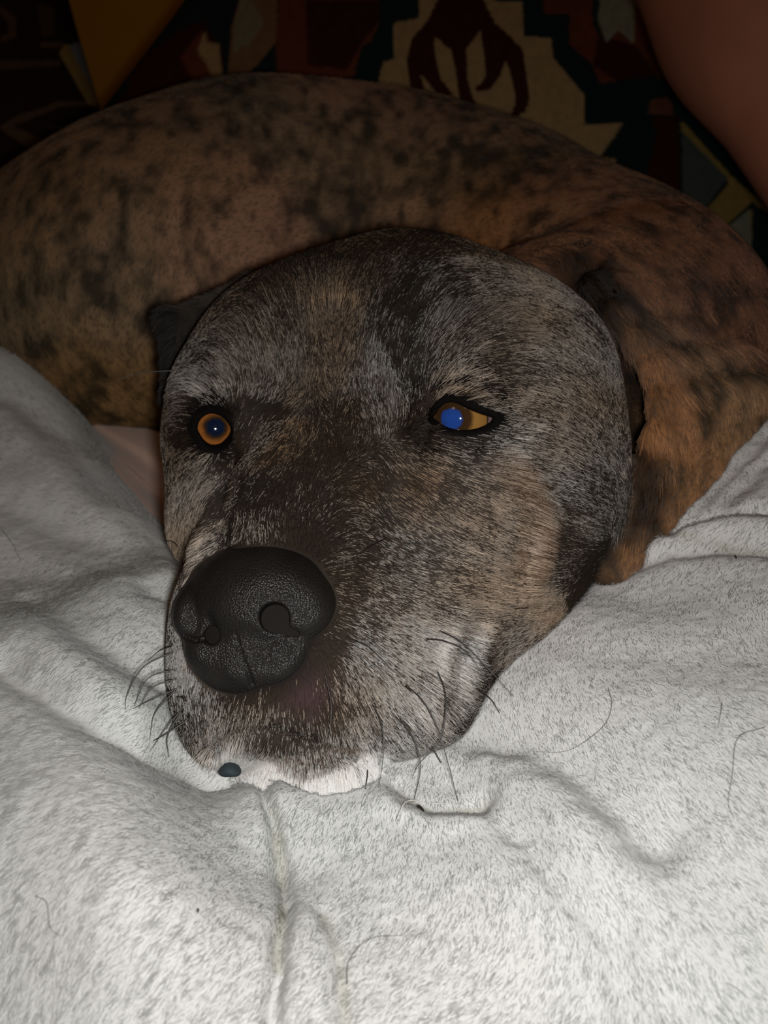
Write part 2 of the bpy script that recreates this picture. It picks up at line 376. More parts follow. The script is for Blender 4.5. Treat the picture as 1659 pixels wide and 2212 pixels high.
FLOW_POS = trace(dog_sdf, FLOW[:, 0], FLOW[:, 1]); _n = np.hypot(FLOW[:, 2], FLOW[:, 3])
FLOW_VAL = np.stack([FLOW[:, 2]/_n, -FLOW[:, 3]/_n, np.zeros(len(FLOW))], -1)
BODYCOL = np.array([  # px, py, linear colour of the body coat, dark share
 (60,500,.30,.22,.13,.35),(60,650,.30,.24,.15,.45),(150,400,.32,.22,.13,.3),(250,650,.30,.23,.15,.55),(200,830,.34,.22,.10,.5),(330,850,.33,.22,.10,.5),(300,330,.34,.24,.15,.3),(250,520,.32,.24,.16,.4),
 (400,250,.33,.24,.16,.45),(560,210,.28,.24,.17,.55),(450,400,.42,.28,.18,.2),(560,500,.46,.29,.21,.15),(450,560,.44,.29,.20,.3),(650,270,.33,.26,.18,.5),(700,200,.42,.29,.20,.35),(800,380,.2,.16,.10,.9),(760,450,.30,.22,.15,.6),
 (700,320,.36,.26,.17,.35),(900,280,.36,.25,.17,.45),(930,370,.32,.23,.14,.55),(870,470,.42,.27,.18,.35),(1000,300,.34,.24,.16,.5),(1080,350,.28,.20,.12,.6),(1020,420,.24,.15,.08,.6),(1050,480,.44,.23,.10,.25),(1200,400,.34,.20,.12,.45),
 (1250,500,.42,.24,.14,.3),(1150,500,.42,.25,.14,.25),(1350,480,.34,.18,.10,.45),(1450,520,.34,.18,.10,.45),(1350,580,.36,.19,.11,.5),(1550,620,.30,.15,.09,.5),(1300,560,.30,.16,.09,.55),(1500,680,.36,.20,.13,.35),(1630,700,.30,.16,.10,.4),
 (1450,740,.32,.2,.13,.4),(1440,850,.42,.21,.09,.2),(1430,950,.36,.18,.08,.3),(1550,820,.36,.26,.15,.35),(1600,880,.38,.24,.13,.35),(1500,950,.42,.24,.12,.35),(1500,1060,.46,.28,.14,.25),(1400,1060,.40,.24,.12,.45),(1350,1180,.26,.16,.09,.4),(1390,1120,.30,.17,.08,.35),
 (1360,720,.14,.10,.07,.6),(380,700,.07,.06,.05,.5),(370,780,.06,.06,.06,.6),(460,680,.12,.10,.07,.5),(430,760,.35,.38,.42,.3)])
BODY_POS = trace(dog_sdf, BODYCOL[:, 0], BODYCOL[:, 1]); BODY_VAL = BODYCOL[:, 2:6]

def sdf_head_only(q): return _base_head(q)
def ear_sdf(q):
    d = None
    for t_ in EAR_L+EAR_R:
        e = tri(q, *[P(*v_) for v_ in t_], 0.004); d = e if d is None else np.minimum(d, e)
    return d
def coat_at(q, r):
    """linear colour of one hair for each point, and its length (m)"""
    hd = sdf_head_only(q); ed = ear_sdf(q)
    wh = np.clip((.0045-hd)/.003, 0, 1)*np.clip((ed-.0015)/.002, 0, 1)
    c = spread(q, COAT_POS, COAT_VAL, .0046)
    br = fbm(q*np.array([1, 1, 1]), 260, 3, 2)-.5; br2 = fbm(q, 90, 11, 2)-.5; br = .75*br + .45*(vnoise(q, 700, 15)-.5)
    L = np.clip(c[:, 0]*1.17-.085 + np.clip(c[:, 0]+.08, 0, 1)*(1-np.clip(c[:, 0]-.75, 0, .2)*4)*(1.7*br + 1.1*br2), 0, 1)
    T = np.clip(c[:, 1]*.95+.10*(c[:, 0] < .7) + .5*(c[:, 0] < .85)*(vnoise(q, 60, 5)-.5), 0, 1)[:, None]
    dark = np.array([.022, .016, .012])*(1-T) + np.array([.050, .025, .010])*T
    pale = np.array([.84, .82, .79])*(1-T) + np.array([.68, .42, .21])*T
    u = r.random(len(q)); on = (u < L)[:, None]
    hi_ = np.clip((c[:, :1]-.7)/.25, 0, 1)
    hc = np.where(on, pale*(.50+.55*r.random((len(q), 1))**(1-.6*hi_))*(1+.12*hi_), dark*(.6+1.2*r.random((len(q), 1))))
    b = spread(q, BODY_POS, BODY_VAL, .016); b[:, :3] *= np.array([1.05, .90, .80])
    n1 = fbm(q*np.array([1.5, .9, 1]), 105, 21, 3); n2 = fbm(q, 45, 31, 2)
    D = np.clip((b[:, 3] + (n1-.5)*2.6 + (n2-.5)*1.0), 0, 1)[:, None]
    bc = b[:, :3]*(1-D) + b[:, :3]*np.array([.22, .25, .27])*D
    bc = bc*(.75+.5*r.random((len(q), 1)))
    ln = c[:, 2]*wh + (10.0)*(1-wh); ln = np.where((ed < .002) & (wh < .5), 6.0, ln)
    return (hc*wh[:, None] + bc*(1-wh)[:, None])*(1-.85*gap_shade(q)*(1-wh[:, None]*.6)), ln*.001, wh  # hairs in the cheek-ear crevice carry painted shade

# skin colour of the body mesh (what shows between the hairs)
r0 = np.random.default_rng(3)
_hd = sdf_head_only(v); _wh = np.clip((.0045-_hd)/.003, 0, 1)[:, None]
_c = spread(v, COAT_POS, COAT_VAL, .0046)
_skin = np.array([.022, .016, .012]) + _c[:, :1]*np.array([.10, .080, .065]) + np.clip(_c[:, :1]-.85, 0, .1)*3.0
_lipw = np.clip(1.2-np.linalg.norm(v-trace(_base_head, [665], [1500])[0], axis=1)/.011, 0, 1)[:, None]
_skin = _skin*(1-_lipw) + np.array([.050, .030, .030])*_lipw
_b = spread(v, BODY_POS, BODY_VAL, .016); _b[:, :3] *= np.array([1.05, .90, .80])
_D = np.clip(_b[:, 3] + (fbm(v*np.array([1.5, .9, 1]), 105, 21, 3)-.5)*2.6 + (fbm(v, 45, 31, 2)-.5), 0, 1)[:, None]
_bc = _b[:, :3]*(1-_D) + _b[:, :3]*np.array([.22, .25, .27])*_D
skin = _skin*_wh + _bc*.8*(1-_wh)
def gap_shade(q):
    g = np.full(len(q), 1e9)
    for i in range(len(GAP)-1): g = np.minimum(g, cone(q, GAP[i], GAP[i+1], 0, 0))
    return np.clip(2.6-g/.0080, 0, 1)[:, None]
skin = skin*(1-.88*gap_shade(v)*(1-.7*_wh))  # crevice shade between cheek and ear painted into the skin
_w = np.clip(1.3-np.linalg.norm(v-P(540, 1340, .305), axis=1)/.022, 0, 1)[:, None]; _w = np.minimum(_w*3, 1)
skin = skin*(1-_w) + np.array([.012, .010, .009])*_w
for e in EYES:
    w_ = np.clip(2.1-np.linalg.norm(v-e['c'], axis=1)/e['r'], 0, 1)[:, None]*2.2; w_ = np.minimum(w_, 1)
    skin = skin*(1-w_) + np.array([.004, .003, .003])*w_
def color_attr(me, rgb):
    a_ = me.attributes.new('col', 'FLOAT_COLOR', 'POINT'); a_.data.foreach_set('color', np.c_[rgb, np.ones(len(rgb))].astype(np.float32).ravel())
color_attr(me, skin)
M_skin = principled('dog_skin', (.03, .02, .02), .8, .06, attr='col')
dog_body = part('body', me, M_skin, dog)

# ------------------------------------------------------------------ nose leather, eyes
NOSE_CUTS = []
def npt(px, py, dz=0.0):
    q = trace(nose_sdf, [px], [py])[0]; return q*(q[2]+dz)/q[2]
NC = [((592, 1334, 0), (606, 1346, .017), .46, .34, .12), ((606, 1352, .0008), (632, 1364, .003), .17, .13, .10), ((630, 1366, .0005), (690, 1370, .0015), .13, .05, .08),
      ((456, 1374, .0), (474, 1366, .014), .27, .22, .10), ((458, 1374, .0005), (425, 1384, .001), .14, .08, .08), ((425, 1384, .001), (396, 1372, .001), .08, .05, .08),
      ((446, 1340, -.0010), (452, 1352, -.0010), .14, .14, .3),
      ((508, 1368, 0), (515, 1390, 0), .03, .05, .05), ((515, 1390, 0), (521, 1412, 0), .05, .06, .05), ((521, 1412, 0), (529, 1434, 0), .06, .06, .05), ((529, 1434, 0), (537, 1456, 0), .06, .07, .05), ((537, 1456, 0), (545, 1480, .0), .07, .08, .05)]
NOSE_CUTS = [(npt(a[0], a[1], a[2]), npt(b[0], b[1], b[2]), ra, rb, k) for a, b, ra, rb, k in NC]
nv_, nt_, nq_ = mesh_sdf(nose_sdf, (-.075, -.07, .278), (-.005, .0, .335), .0005)
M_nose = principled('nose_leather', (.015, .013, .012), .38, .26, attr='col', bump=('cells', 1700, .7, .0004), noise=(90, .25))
nme = new_mesh('nose', to_world(nv_), nq_, nt_)
_cav_shade = np.clip((-nose_hull(nv_)-.0010)/.0015, 0, 1)[:, None]
color_attr(nme, np.array([.012, .0105, .0095])*(1-_cav_shade) + np.array([.0012, .0008, .0007])*_cav_shade)  # nostril shade painted near-black inside the cavities
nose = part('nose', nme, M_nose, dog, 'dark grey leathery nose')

def iris_mat(name, e):
    m = bpy.data.materials.new(name); m.use_nodes = True; nt = m.node_tree; b = nt.nodes['Principled BSDF']
    tc = nt.nodes.new('ShaderNodeTexCoord'); sx = nt.nodes.new('ShaderNodeSeparateXYZ'); nz = nt.nodes.new('ShaderNodeVectorMath'); nz.operation = 'NORMALIZE'; nt.links.new(tc.outputs['Object'], nz.inputs[0]); nt.links.new(nz.outputs[0], sx.inputs[0])
    dv = nt.nodes.new('ShaderNodeMath'); dv.operation = 'MULTIPLY'; dv.inputs[1].default_value = 1.0; nt.links.new(sx.outputs['Z'], dv.inputs[0])
    ac = nt.nodes.new('ShaderNodeMath'); ac.operation = 'ARCCOSINE'; nt.links.new(dv.outputs[0], ac.inputs[0])
    n = nt.nodes.new('ShaderNodeTexNoise'); n.inputs['Scale'].default_value = 400; nt.links.new(tc.outputs['Object'], n.inputs['Vector'])
    ad = nt.nodes.new('ShaderNodeMath'); ad.operation = 'MULTIPLY_ADD'; ad.inputs[1].default_value = .12; nt.links.new(n.outputs['Fac'], ad.inputs[0]); nt.links.new(ac.outputs[0], ad.inputs[2])
    mr = nt.nodes.new('ShaderNodeMapRange'); mr.inputs['From Min'].default_value = .06; mr.inputs['From Max'].default_value = PI/2+.06; nt.links.new(ad.outputs[0], mr.inputs['Value'])
    cr = nt.nodes.new('ShaderNodeValToRGB'); nt.links.new(mr.outputs[0], cr.inputs[0]); el = cr.color_ramp.elements
    pu, rg, ir = e['pang']/90, e['ring']/90, e['iris']/90; bl = e['blue']  # blue flash reflection of the eye painted as pupil colour
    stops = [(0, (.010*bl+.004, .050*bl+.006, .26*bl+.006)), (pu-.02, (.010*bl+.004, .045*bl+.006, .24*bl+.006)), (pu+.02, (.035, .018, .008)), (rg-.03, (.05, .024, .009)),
             (rg+.06, e['amber']), (ir-.03, e['amber']), (ir+.02, (.02, .012, .01)), (ir+.06, (.25, .16, .15)), (1, (.3, .2, .19))]
    while len(el) < len(stops): el.new(.5)
    for k_, (x_, c_) in enumerate(stops): el[k_].position = min(x_, 1); el[k_].color = (*c_, 1)
    nt.links.new(cr.outputs[0], b.inputs['Base Color']); b.inputs['Roughness'].default_value = .6; b.inputs['Specular IOR Level'].default_value = 0
    b.inputs['Coat Weight'].default_value = 1; b.inputs['Coat Roughness'].default_value = .06; b.inputs['Coat IOR'].default_value = 1.45
    return m
EYES[0]['amber'] = (.30, .15, .038); EYES[1]['amber'] = (.31, .105, .022)
M_lid = principled('eyelid_skin', (.004, .003, .003), .3, .12)
def tube_mesh(name, pts, rad, seg=8, closed=False):
    pts = np.asarray(pts); n = len(pts); rad = np.broadcast_to(rad, (n,)); V = []
    for i in range(n):
        a_ = pts[(i-1) % n] if closed or i > 0 else pts[i]; b_ = pts[(i+1) % n] if closed or i < n-1 else pts[i]
        t_ = (b_-a_)/np.linalg.norm(b_-a_); x_ = np.cross(t_, (.3, .2, .93)); x_ /= np.linalg.norm(x_); y_ = np.cross(t_, x_)
        for j in range(seg): w_ = 2*PI*j/seg; V.append(pts[i] + rad[i]*(math.cos(w_)*x_ + math.sin(w_)*y_))
    Q = [(i*seg+j, i*seg+(j+1) % seg, ((i+1) % n)*seg+(j+1) % seg, ((i+1) % n)*seg+j) for i in range(n if closed else n-1) for j in range(seg)]
    return new_mesh(name, V, Q)
import bmesh
for e in EYES:
    bm = bmesh.new(); bmesh.ops.create_uvsphere(bm, u_segments=48, v_segments=32, radius=e['r'])
    for v_ in bm.verts:                         # cornea bulge on the gaze axis
        k_ = max(0, v_.co.z/e['r']-.75)/.25; v_.co *= 1+.05*k_*k_*(3-2*k_)
    em = bpy.data.meshes.new('eye'); bm.to_mesh(em); bm.free()
    em.polygons.foreach_set('use_smooth', np.ones(len(em.polygons), bool))
    eo = part('eye', em, iris_mat('iris', e), dog, 'amber eye with blue eyeshine painted into the pupil' if e['blue'] > .5 else 'amber eye with a dark pupil')
    e['o'] = eo
    pc = trace(lambda q: np.linalg.norm(q-e['c'], axis=-1)-e['r'], [e['pupil'][0]], [e['pupil'][1]])[0]
    gz = Vector(to_world(pc)-to_world(e['c'])).normalized()
    eo.matrix_parent_inverse = Matrix.Translation(dog.location).inverted()
    eo.location = Vector(to_world(e['c'])); eo.rotation_euler = gz.to_track_quat('Z', 'Y').to_euler()
    L_ = np.array(e['lid'], float); m_ = len(L_); L2 = []
    for i in range(m_):                         # Catmull-Rom round the opening
        p0, p1, p2, p3 = L_[i-1], L_[i], L_[(i+1) % m_], L_[(i+2) % m_]
        for t_ in (0, .33, .67): L2.append(.5*((2*p1)+(-p0+p2)*t_+(2*p0-5*p1+4*p2-p3)*t_*t_+(-p0+3*p1-3*p2+p3)*t_**3))
    L2 = np.array(L2)
    q = trace(lambda q: np.linalg.norm(q-e['c'], axis=-1)-e['r']-.0006, L2[:, 0], L2[:, 1])
    part('eyelid', tube_mesh('eyelid', to_world(q), .0013, 8, True), M_lid, dog, 'black eyelid rim')
#STAGE-END

# ------------------------------------------------------------------ hair roots on a mesh
def mesh_arrays(me):
    me.calc_loop_triangles(); nv = len(me.vertices)
    co = np.empty(nv*3, np.float32); me.vertices.foreach_get('co', co)
    no = np.empty(nv*3, np.float32); me.vertices.foreach_get('normal', no)
    tr = np.empty(len(me.loop_triangles)*3, np.int32); me.loop_triangles.foreach_get('vertices', tr)
    return co.reshape(-1, 3).astype(float), no.reshape(-1, 3).astype(float), tr.reshape(-1, 3)
def sample(co, no, tr, dens, n, r):
    a, b, c = co[tr[:, 0]], co[tr[:, 1]], co[tr[:, 2]]
    ar = np.linalg.norm(np.cross(b-a, c-a), axis=1)*.5*dens
    k = np.searchsorted(np.cumsum(ar), r.random(n)*ar.sum()); k = np.minimum(k, len(tr)-1)
    u = r.random((n, 2)); fl = u.sum(1) > 1; u[fl] = 1-u[fl]; u0 = u[:, :1]; u1 = u[:, 1:]
    p = a[k]*(1-u0-u1) + b[k]*u0 + c[k]*u1
    nn = no[tr[k, 0]]*(1-u0-u1) + no[tr[k, 1]]*u0 + no[tr[k, 2]]*u1
    return p, nn/np.linalg.norm(nn, axis=1)[:, None]
def strands(name, pts, rad, col, mat, parent, label=None, kind='stuff'):
    """pts (n,k,3) world, rad (n,k), col (n,3) -> one hair curves object"""
    n, k = pts.shape[:2]; hc = bpy.data.hair_curves.new(name); hc.add_curves([k]*n)
    hc.attributes['position'].data.foreach_set('vector', pts.astype(np.float32).ravel())
    ra = hc.attributes.new('radius', 'FLOAT', 'POINT'); ra.data.foreach_set('value', rad.astype(np.float32).ravel())
    ca = hc.attributes.new('col', 'FLOAT_COLOR', 'CURVE'); ca.data.foreach_set('color', np.c_[col, np.ones(n)].astype(np.float32).ravel())
    o = part(name, hc, mat, parent, label, kind)
    return o
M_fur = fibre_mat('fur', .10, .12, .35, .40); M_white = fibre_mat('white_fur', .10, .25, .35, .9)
co, no, tr = mesh_arrays(me)
ct = to_cam(co)[tr].mean(1)
hd = sdf_head_only(ct)
face = np.clip((.006-hd)/.003, 0, 1)
dn = np.where(ct[:, 2] < .50, 1, .25)
NOSE_EDGE = [(395,1250),(430,1212),(480,1192),(560,1185),(640,1192),(690,1215),(720,1262),(722,1310),(700,1345),(665,1368),(655,1400),(640,1430),(610,1452),(560,1478),(500,1478),(450,1450),(420,1415),(408,1385),(388,1345),(380,1300)]
def bare(q):
    """where no hair grows: nose pad, eyes, inner lip"""
    b_ = np.zeros(len(q), bool)
    for e in EYES: b_ |= np.linalg.norm(q-e['c'], axis=1) < e['r']+.0005
    u = project(q); k = q[:, 2] < .36
    for e in EYES:
        b_ |= (np.linalg.norm(q-e['c'], axis=1) < .022) & (poly_sdf(u[:, 0], u[:, 1], e['lid']) < (7 if e is EYES[0] else 11))
    b_ |= nose_hull(q) < .0002
    b_ |= (poly_sdf(u[:, 0], u[:, 1], NOSE_EDGE) < -3) & (q[:, 2] < .34)
    return b_
def lift(p, n_, t_, ln, up, k=5, bend=.6):
    s_ = np.linspace(0, 1, k)[None, :, None]
    return p[:, None] + ln[:, None, None]*(t_[:, None]*s_ + n_[:, None]*(up[:, None, None]*(s_ - bend*s_*s_)))

LIPC = trace(_base_head, [650], [1495])[0]
def flow_dir(q, n_cam, r, jit, roll=0):
    f_ = spread(q, FLOW_POS, FLOW_VAL, .011)
    f_ = f_ + jit*(np.stack([vnoise(q, 120, 41), vnoise(q, 120, 43), vnoise(q, 120, 47)], -1)-.5)*2 + jit*.6*r.normal(size=q.shape)
    f_ = f_ - (f_*n_cam).sum(1)[:, None]*n_cam
    return f_/np.maximum(np.linalg.norm(f_, axis=1)[:, None], 1e-6)
ROT = np.stack([RX, UP, FW])                  # world -> camera axes
def fur(name, n, dens, rad, jit, up, seed, label=None, lenmul=1.0):
    r = np.random.default_rng(seed)
    p, nn = sample(co, no, tr, dens, n, r)
    q = to_cam(p); keep = ~bare(q) & (r.random(len(q)) > .8*np.clip(1.25-np.linalg.norm(q-LIPC, axis=1)/.013, 0, 1)); p, nn, q = p[keep], nn[keep], q[keep]
    c, ln, wh = coat_at(q, r)
    t_ = flow_dir(q, nn@ROT.T, r, jit)@ROT
    ln = ln*lenmul*(.7+.6*r.random(len(p)))
    pts = lift(p-nn*.0004, nn, t_, ln, up*(.6+.8*r.random(len(p))))
    rr = rad*np.linspace(1, .25, 5)[None]*(.7+.6*r.random((len(p), 1)))
    if 'head' in name:                        # the white muzzle and chin hairs are pale down to the root
        w_ = (spread(to_cam(p), COAT_POS, COAT_VAL[:, :1], .0046)[:, 0] > .90) & (c.mean(1) > .3)
        strands('white_fur', pts[w_], rr[w_]*1.15, np.minimum(c[w_]*1.15, .9), M_white, dog, 'white fur of the chin and lips')
        pts, rr, c = pts[~w_], rr[~w_], c[~w_]
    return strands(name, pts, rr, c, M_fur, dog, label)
front = np.clip(1-(ct[:, 2]-.30)/.25, .35, 1)
fur('head_fur', N_HEAD, face*front, .000075, .09, .26, 11, 'short salt and pepper fur of the head', 1.25)
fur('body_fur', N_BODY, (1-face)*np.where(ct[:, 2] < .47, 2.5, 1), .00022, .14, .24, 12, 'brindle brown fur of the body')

# ------------------------------------------------------------------ blanket
BL = [  # px, py, depth along the camera axis
 (0,2212,.236),(400,2212,.232),(830,2212,.238),(1250,2212,.240),(1659,2212,.230),(0,1900,.252),(300,1900,.246),(600,1900,.281),(850,1900,.276),(1200,1900,.264),(1659,1900,.252),
 (0,1600,.290),(250,1650,.283),(450,1720,.310),(520,1692,.323),(410,1665,.322),(700,1760,.300),(560,1700,.310),(850,1700,.309),(1000,1720,.303),(1300,1700,.284),(1659,1650,.272),(0,1400,.325),(200,1450,.317),(330,1550,.316),
 (1300,1500,.310),(1659,1400,.308),(1000,1575,.326),(920,1650,.316),(1180,1342,.350),(1400,1300,.350),(1659,1200,.348),(1420,1155,.378),(1659,1050,.380),(1659,895,.420),(1550,1010,.400),
 (0,1200,.42),(200,1250,.398),(370,1230,.382),(370,1400,.345),(0,1000,.468),(150,1050,.455),(280,1110,.445),(215,1000,.492),(0,850,.510),(100,860,.520),(0,750,.545),(75,785,.548),(150,885,.528)]
BLW = [(x, y, z) for x, y, z in (
 (-.06,.44,-.05),(-.10,.51,-.05),(-.30,.66,-.02),(-.22,.67,-.03),(-.06,.50,-.05),(0,.50,-.06),(.08,.50,-.05),(-.17,.61,-.04),(-.082,.415,-.035),(-.112,.450,-.04),(-.135,.495,-.05),(-.165,.545,-.04),(-.215,.585,-.03),(-.27,.60,-.02),(0,.65,-.04),(.2,.62,-.02),(.22,.50,.0),(.30,.48,.05),(.36,.40,.06),(.36,.30,.04),(.36,.15,.02),(-.36,.15,.02),
 (-.36,.3,.02),(-.30,.42,.02),(-.34,.55,.0),(0,.05,-.01),(.2,.0,-.03),(-.2,.0,-.03),(.36,.65,0),(-.36,.68,0),(0,.40,-.03),(-.03,.34,-.02),(.05,.36,-.02))]
bp = np.array([to_world(P(*b)) for b in BL]); bp[:, 2] -= SEAT
bp = np.concatenate([bp, np.array(BLW)])
def tps_fit(xy, z, lam):
    n = len(xy); d = np.linalg.norm(xy[:, None]-xy[None], axis=-1); K = np.where(d > 0, d*d*np.log(d+1e-12), 0) + lam*np.eye(n)
    Pm = np.c_[np.ones(n), xy]; A = np.zeros((n+3, n+3)); A[:n, :n] = K; A[:n, n:] = Pm; A[n:, :n] = Pm.T
    return np.linalg.solve(A, np.r_[z, 0, 0, 0])
wt = tps_fit(bp[:, :2], bp[:, 2], 2e-5)
def base_h(x, y):
    q = np.stack([x, y], -1).reshape(-1, 2); out = np.zeros(len(q))
    for s_ in range(0, len(q), 40000):
        c = q[s_:s_+40000]; d = np.linalg.norm(c[:, None]-bp[None, :, :2], axis=-1)
        out[s_:s_+40000] = np.where(d > 0, d*d*np.log(d+1e-12), 0)@wt[:-3] + wt[-3] + c@wt[-2:]
    return out.reshape(np.shape(x))
def on_blanket(pts):
    """camera pixels -> points on the undented blanket"""
    pts = np.array(pts, float); dirs = np.stack([(pts[:, 0]-W/2)/FPX, (H_/2-pts[:, 1])/FPX, np.ones(len(pts))], -1)
    z = np.full(len(pts), .2)
    for _ in range(80):
        w_ = to_world(dirs*z[:, None]); g_ = w_[:, 2]-SEAT-base_h(w_[:, 0], w_[:, 1]); z += np.clip(g_*.7, -.01, .02)
    return to_world(dirs*z[:, None])
FOLDS = [  # pixels, depth m (negative = ridge), half width m, side shift
 ([(560,1690),(585,1760),(600,1850),(612,1950),(600,2060),(590,2212)], .0045, .0024),
 ([(500,1690),(590,1740),(640,1900),(650,2100)], -.002, .012),
 ([(0,1425),(90,1480),(200,1560),(300,1620),(390,1660),(480,1690)], .0060, .006),
 ([(0,1350),(120,1420),(250,1500),(340,1580)], -.003, .010),
 ([(60,1290),(180,1370),(300,1450),(380,1500)], .0025, .006),
 ([(0,1180),(150,1230),(270,1300),(360,1380)], -.003, .010),
 ([(0,1080),(130,1130),(250,1190),(330,1270)], .003, .008),
 ([(860,1690),(880,1725),(930,1748),(1000,1745),(1050,1720)], .0030, .0042),
 ([(880,1640),(950,1670),(1040,1690)], .0030, .010),
 ([(840,1740),(930,1775),(1060,1760),(1090,1710),(1040,1650)], -.0025, .006),
 ([(1000,1570),(1120,1590),(1240,1650),(1330,1730),(1420,1800)], .0050, .009),
 ([(1130,1650),(1220,1750),(1300,1830),(1420,1930),(1500,2050)], -.0045, .011),
 ([(1060,1740),(1180,1850),(1270,1950),(1340,2050),(1375,2212)], .0035, .005),
 ([(1400,1850),(1480,1960),(1540,2100),(1560,2212)], .0035, .012),
 ([(700,1980),(735,2080),(752,2212)], .0013, .0025),
 ([(640,2000),(690,2110),(700,2212)], -.0015, .006),
 ([(1330,1235),(1450,1185),(1560,1180),(1659,1190)], .0035, .005),
 ([(1440,1150),(1540,1110),(1659,1095)], .0050, .004),
 ([(1400,1190),(1500,1145),(1659,1140)], -.0030, .005),
 ([(1480,1120),(1560,1040),(1659,930)], .0030, .004),
 ([(1520,1120),(1600,1050),(1659,990)], .0035, .004),
 ([(1200,1350),(1300,1400),(1450,1420),(1659,1400)], .0015, .012),
 ([(60,880),(150,960),(240,1070)], .0025, .010),
 ([(0,900),(100,990),(200,1110),(310,1240)], -.003, .010),
 ([(0,2050),(150,2120),(260,2212)], .003, .014)]
gx = np.linspace(-.36, .36, 640); gy = np.concatenate([np.linspace(-.02, .34, 420)[:-1], np.linspace(.34, .68, 260)])
X, Y = np.meshgrid(gx, gy, indexing='ij'); Z = base_h(X, Y)
for pts, dep, wd_ in FOLDS:
    w_ = on_blanket(pts)[:, :2]; m = np.full(X.shape, 1e9)
    box = (X > w_[:, 0].min()-4*wd_) & (X < w_[:, 0].max()+4*wd_) & (Y > w_[:, 1].min()-4*wd_) & (Y < w_[:, 1].max()+4*wd_)
    q = np.stack([X[box], Y[box]], -1); q = q + .0016*(np.stack([vnoise(np.c_[q, q[:, :1]*0], 110, 61), vnoise(np.c_[q, q[:, :1]*0], 110, 63)], -1)-.5)*2
    mm = np.full(len(q), 1e9)
    for i in range(len(w_)-1): mm = np.minimum(mm, cone(q, w_[i], w_[i+1], 0, 0))
    Z[box] -= dep*np.exp(-(mm/wd_)**2)
XYZ = np.stack([X, Y, X*0], -1)
Z += .0040*(fbm(XYZ, 22, 51, 2)-.5) + .0016*(fbm(XYZ*np.array([1.3, .8, 1]), 95, 53, 3)-.5) + .0005*(vnoise(XYZ, 420, 57)-.5)
Z = np.maximum(Z, -.085)
Z += SEAT
for _ in range(5):                            # the dog presses the blanket down
    sd = np.full(Z.shape, 1.0); q = to_cam(np.stack([X, Y, Z], -1)); m = (q[..., 2] > .27) & (q[..., 1] < .2)
    sd[m] = dog_sdf(q[m]); Z -= np.clip(.0008-sd, 0, .05)*1.15
    Z = np.maximum(Z, SEAT-.085)
n0, n1 = X.shape; I = np.arange(n0*n1).reshape(n0, n1)
quads = np.stack([I[:-1, :-1], I[1:, :-1], I[1:, 1:], I[:-1, 1:]], -1).reshape(-1, 4)
bv = np.stack([X, Y, Z], -1).reshape(-1, 3)
rimi = np.concatenate([I[:, 0], I[-1, 1:], I[::-1, -1][1:], I[0, ::-1][1:-1]]); low = bv[rimi].copy(); low[:, 2] = np.minimum(low[:, 2]-.02, SEAT-.088)
nr = len(rimi); li = len(bv)+np.arange(nr)    # side wall and underside make it a thick cloth
side = np.stack([rimi, li, np.roll(li, -1), np.roll(rimi, -1)], -1)
bv = np.concatenate([bv, low])
bme = new_mesh('blanket', bv, np.concatenate([quads, side]))
blanket = bpy.data.objects.new('blanket', None); C.objects.link(blanket); blanket.location = (0, .3, SEAT-.08)
tagged(blanket, 'white plush fleece blanket spread under the dog', 'blanket')
def cloth_tint(p):
    g_ = fbm(p, 14, 71, 2)[..., None]; st = on_fold_tint(p)[:, None]
    c_ = np.array([.595, .60, .59])*(1-.10*g_) + (g_-.5)*np.array([.05, .0, .01])
    return c_*(1-st) + np.array([.30, .29, .22])*st
_fold_tint = [on_blanket(p_) for p_ in ([(590,1740),(605,1850),(612,1960),(595,2080)], [(700,1990),(735,2080),(752,2212)], [(870,1715),(930,1750),(1050,1722)], [(1340,1175),(1450,1165),(1659,1185)])]  # lines of darker yellow-grey tint along some folds
def on_fold_tint(p):
    m = np.full(len(p), 1e9)
    for w_ in _fold_tint:
        for i in range(len(w_)-1): m = np.minimum(m, cone(p[:, :2], w_[i, :2], w_[i+1, :2], 0, 0))
    return np.exp(-(m/.0017)**2)*(.10+.7*vnoise(p, 200, 77))
color_attr(bme, cloth_tint(bv))
M_cloth = principled('fleece', (.8, .8, .78), .9, .1, attr='col', bump=('noise', 900, .4, .0004))
cloth = part('cloth', bme, M_cloth, blanket)
# pile
r = np.random.default_rng(21)
co, no, tr = mesh_arrays(bme)
cc = co[tr].mean(1); q = to_cam(cc); u = project(q)
out_ = np.hypot(np.maximum(np.abs(u[:, 0]-W/2)-W/2-100, 0), np.maximum(np.abs(u[:, 1]-1400)-900, 0))
dn = (.22+.78*np.exp(-(out_/700)**2))/np.clip(q[:, 2], .2, .7)**2.2; dn = np.where(q[:, 2] > .12, dn, .22/.2**2.2)
p, nn = sample(co, no, tr, dn, N_PILE, r); q = to_cam(p)
sd = dog_sdf(q); keep = sd > -.0005; p, nn, q = p[keep], nn[keep], q[keep]
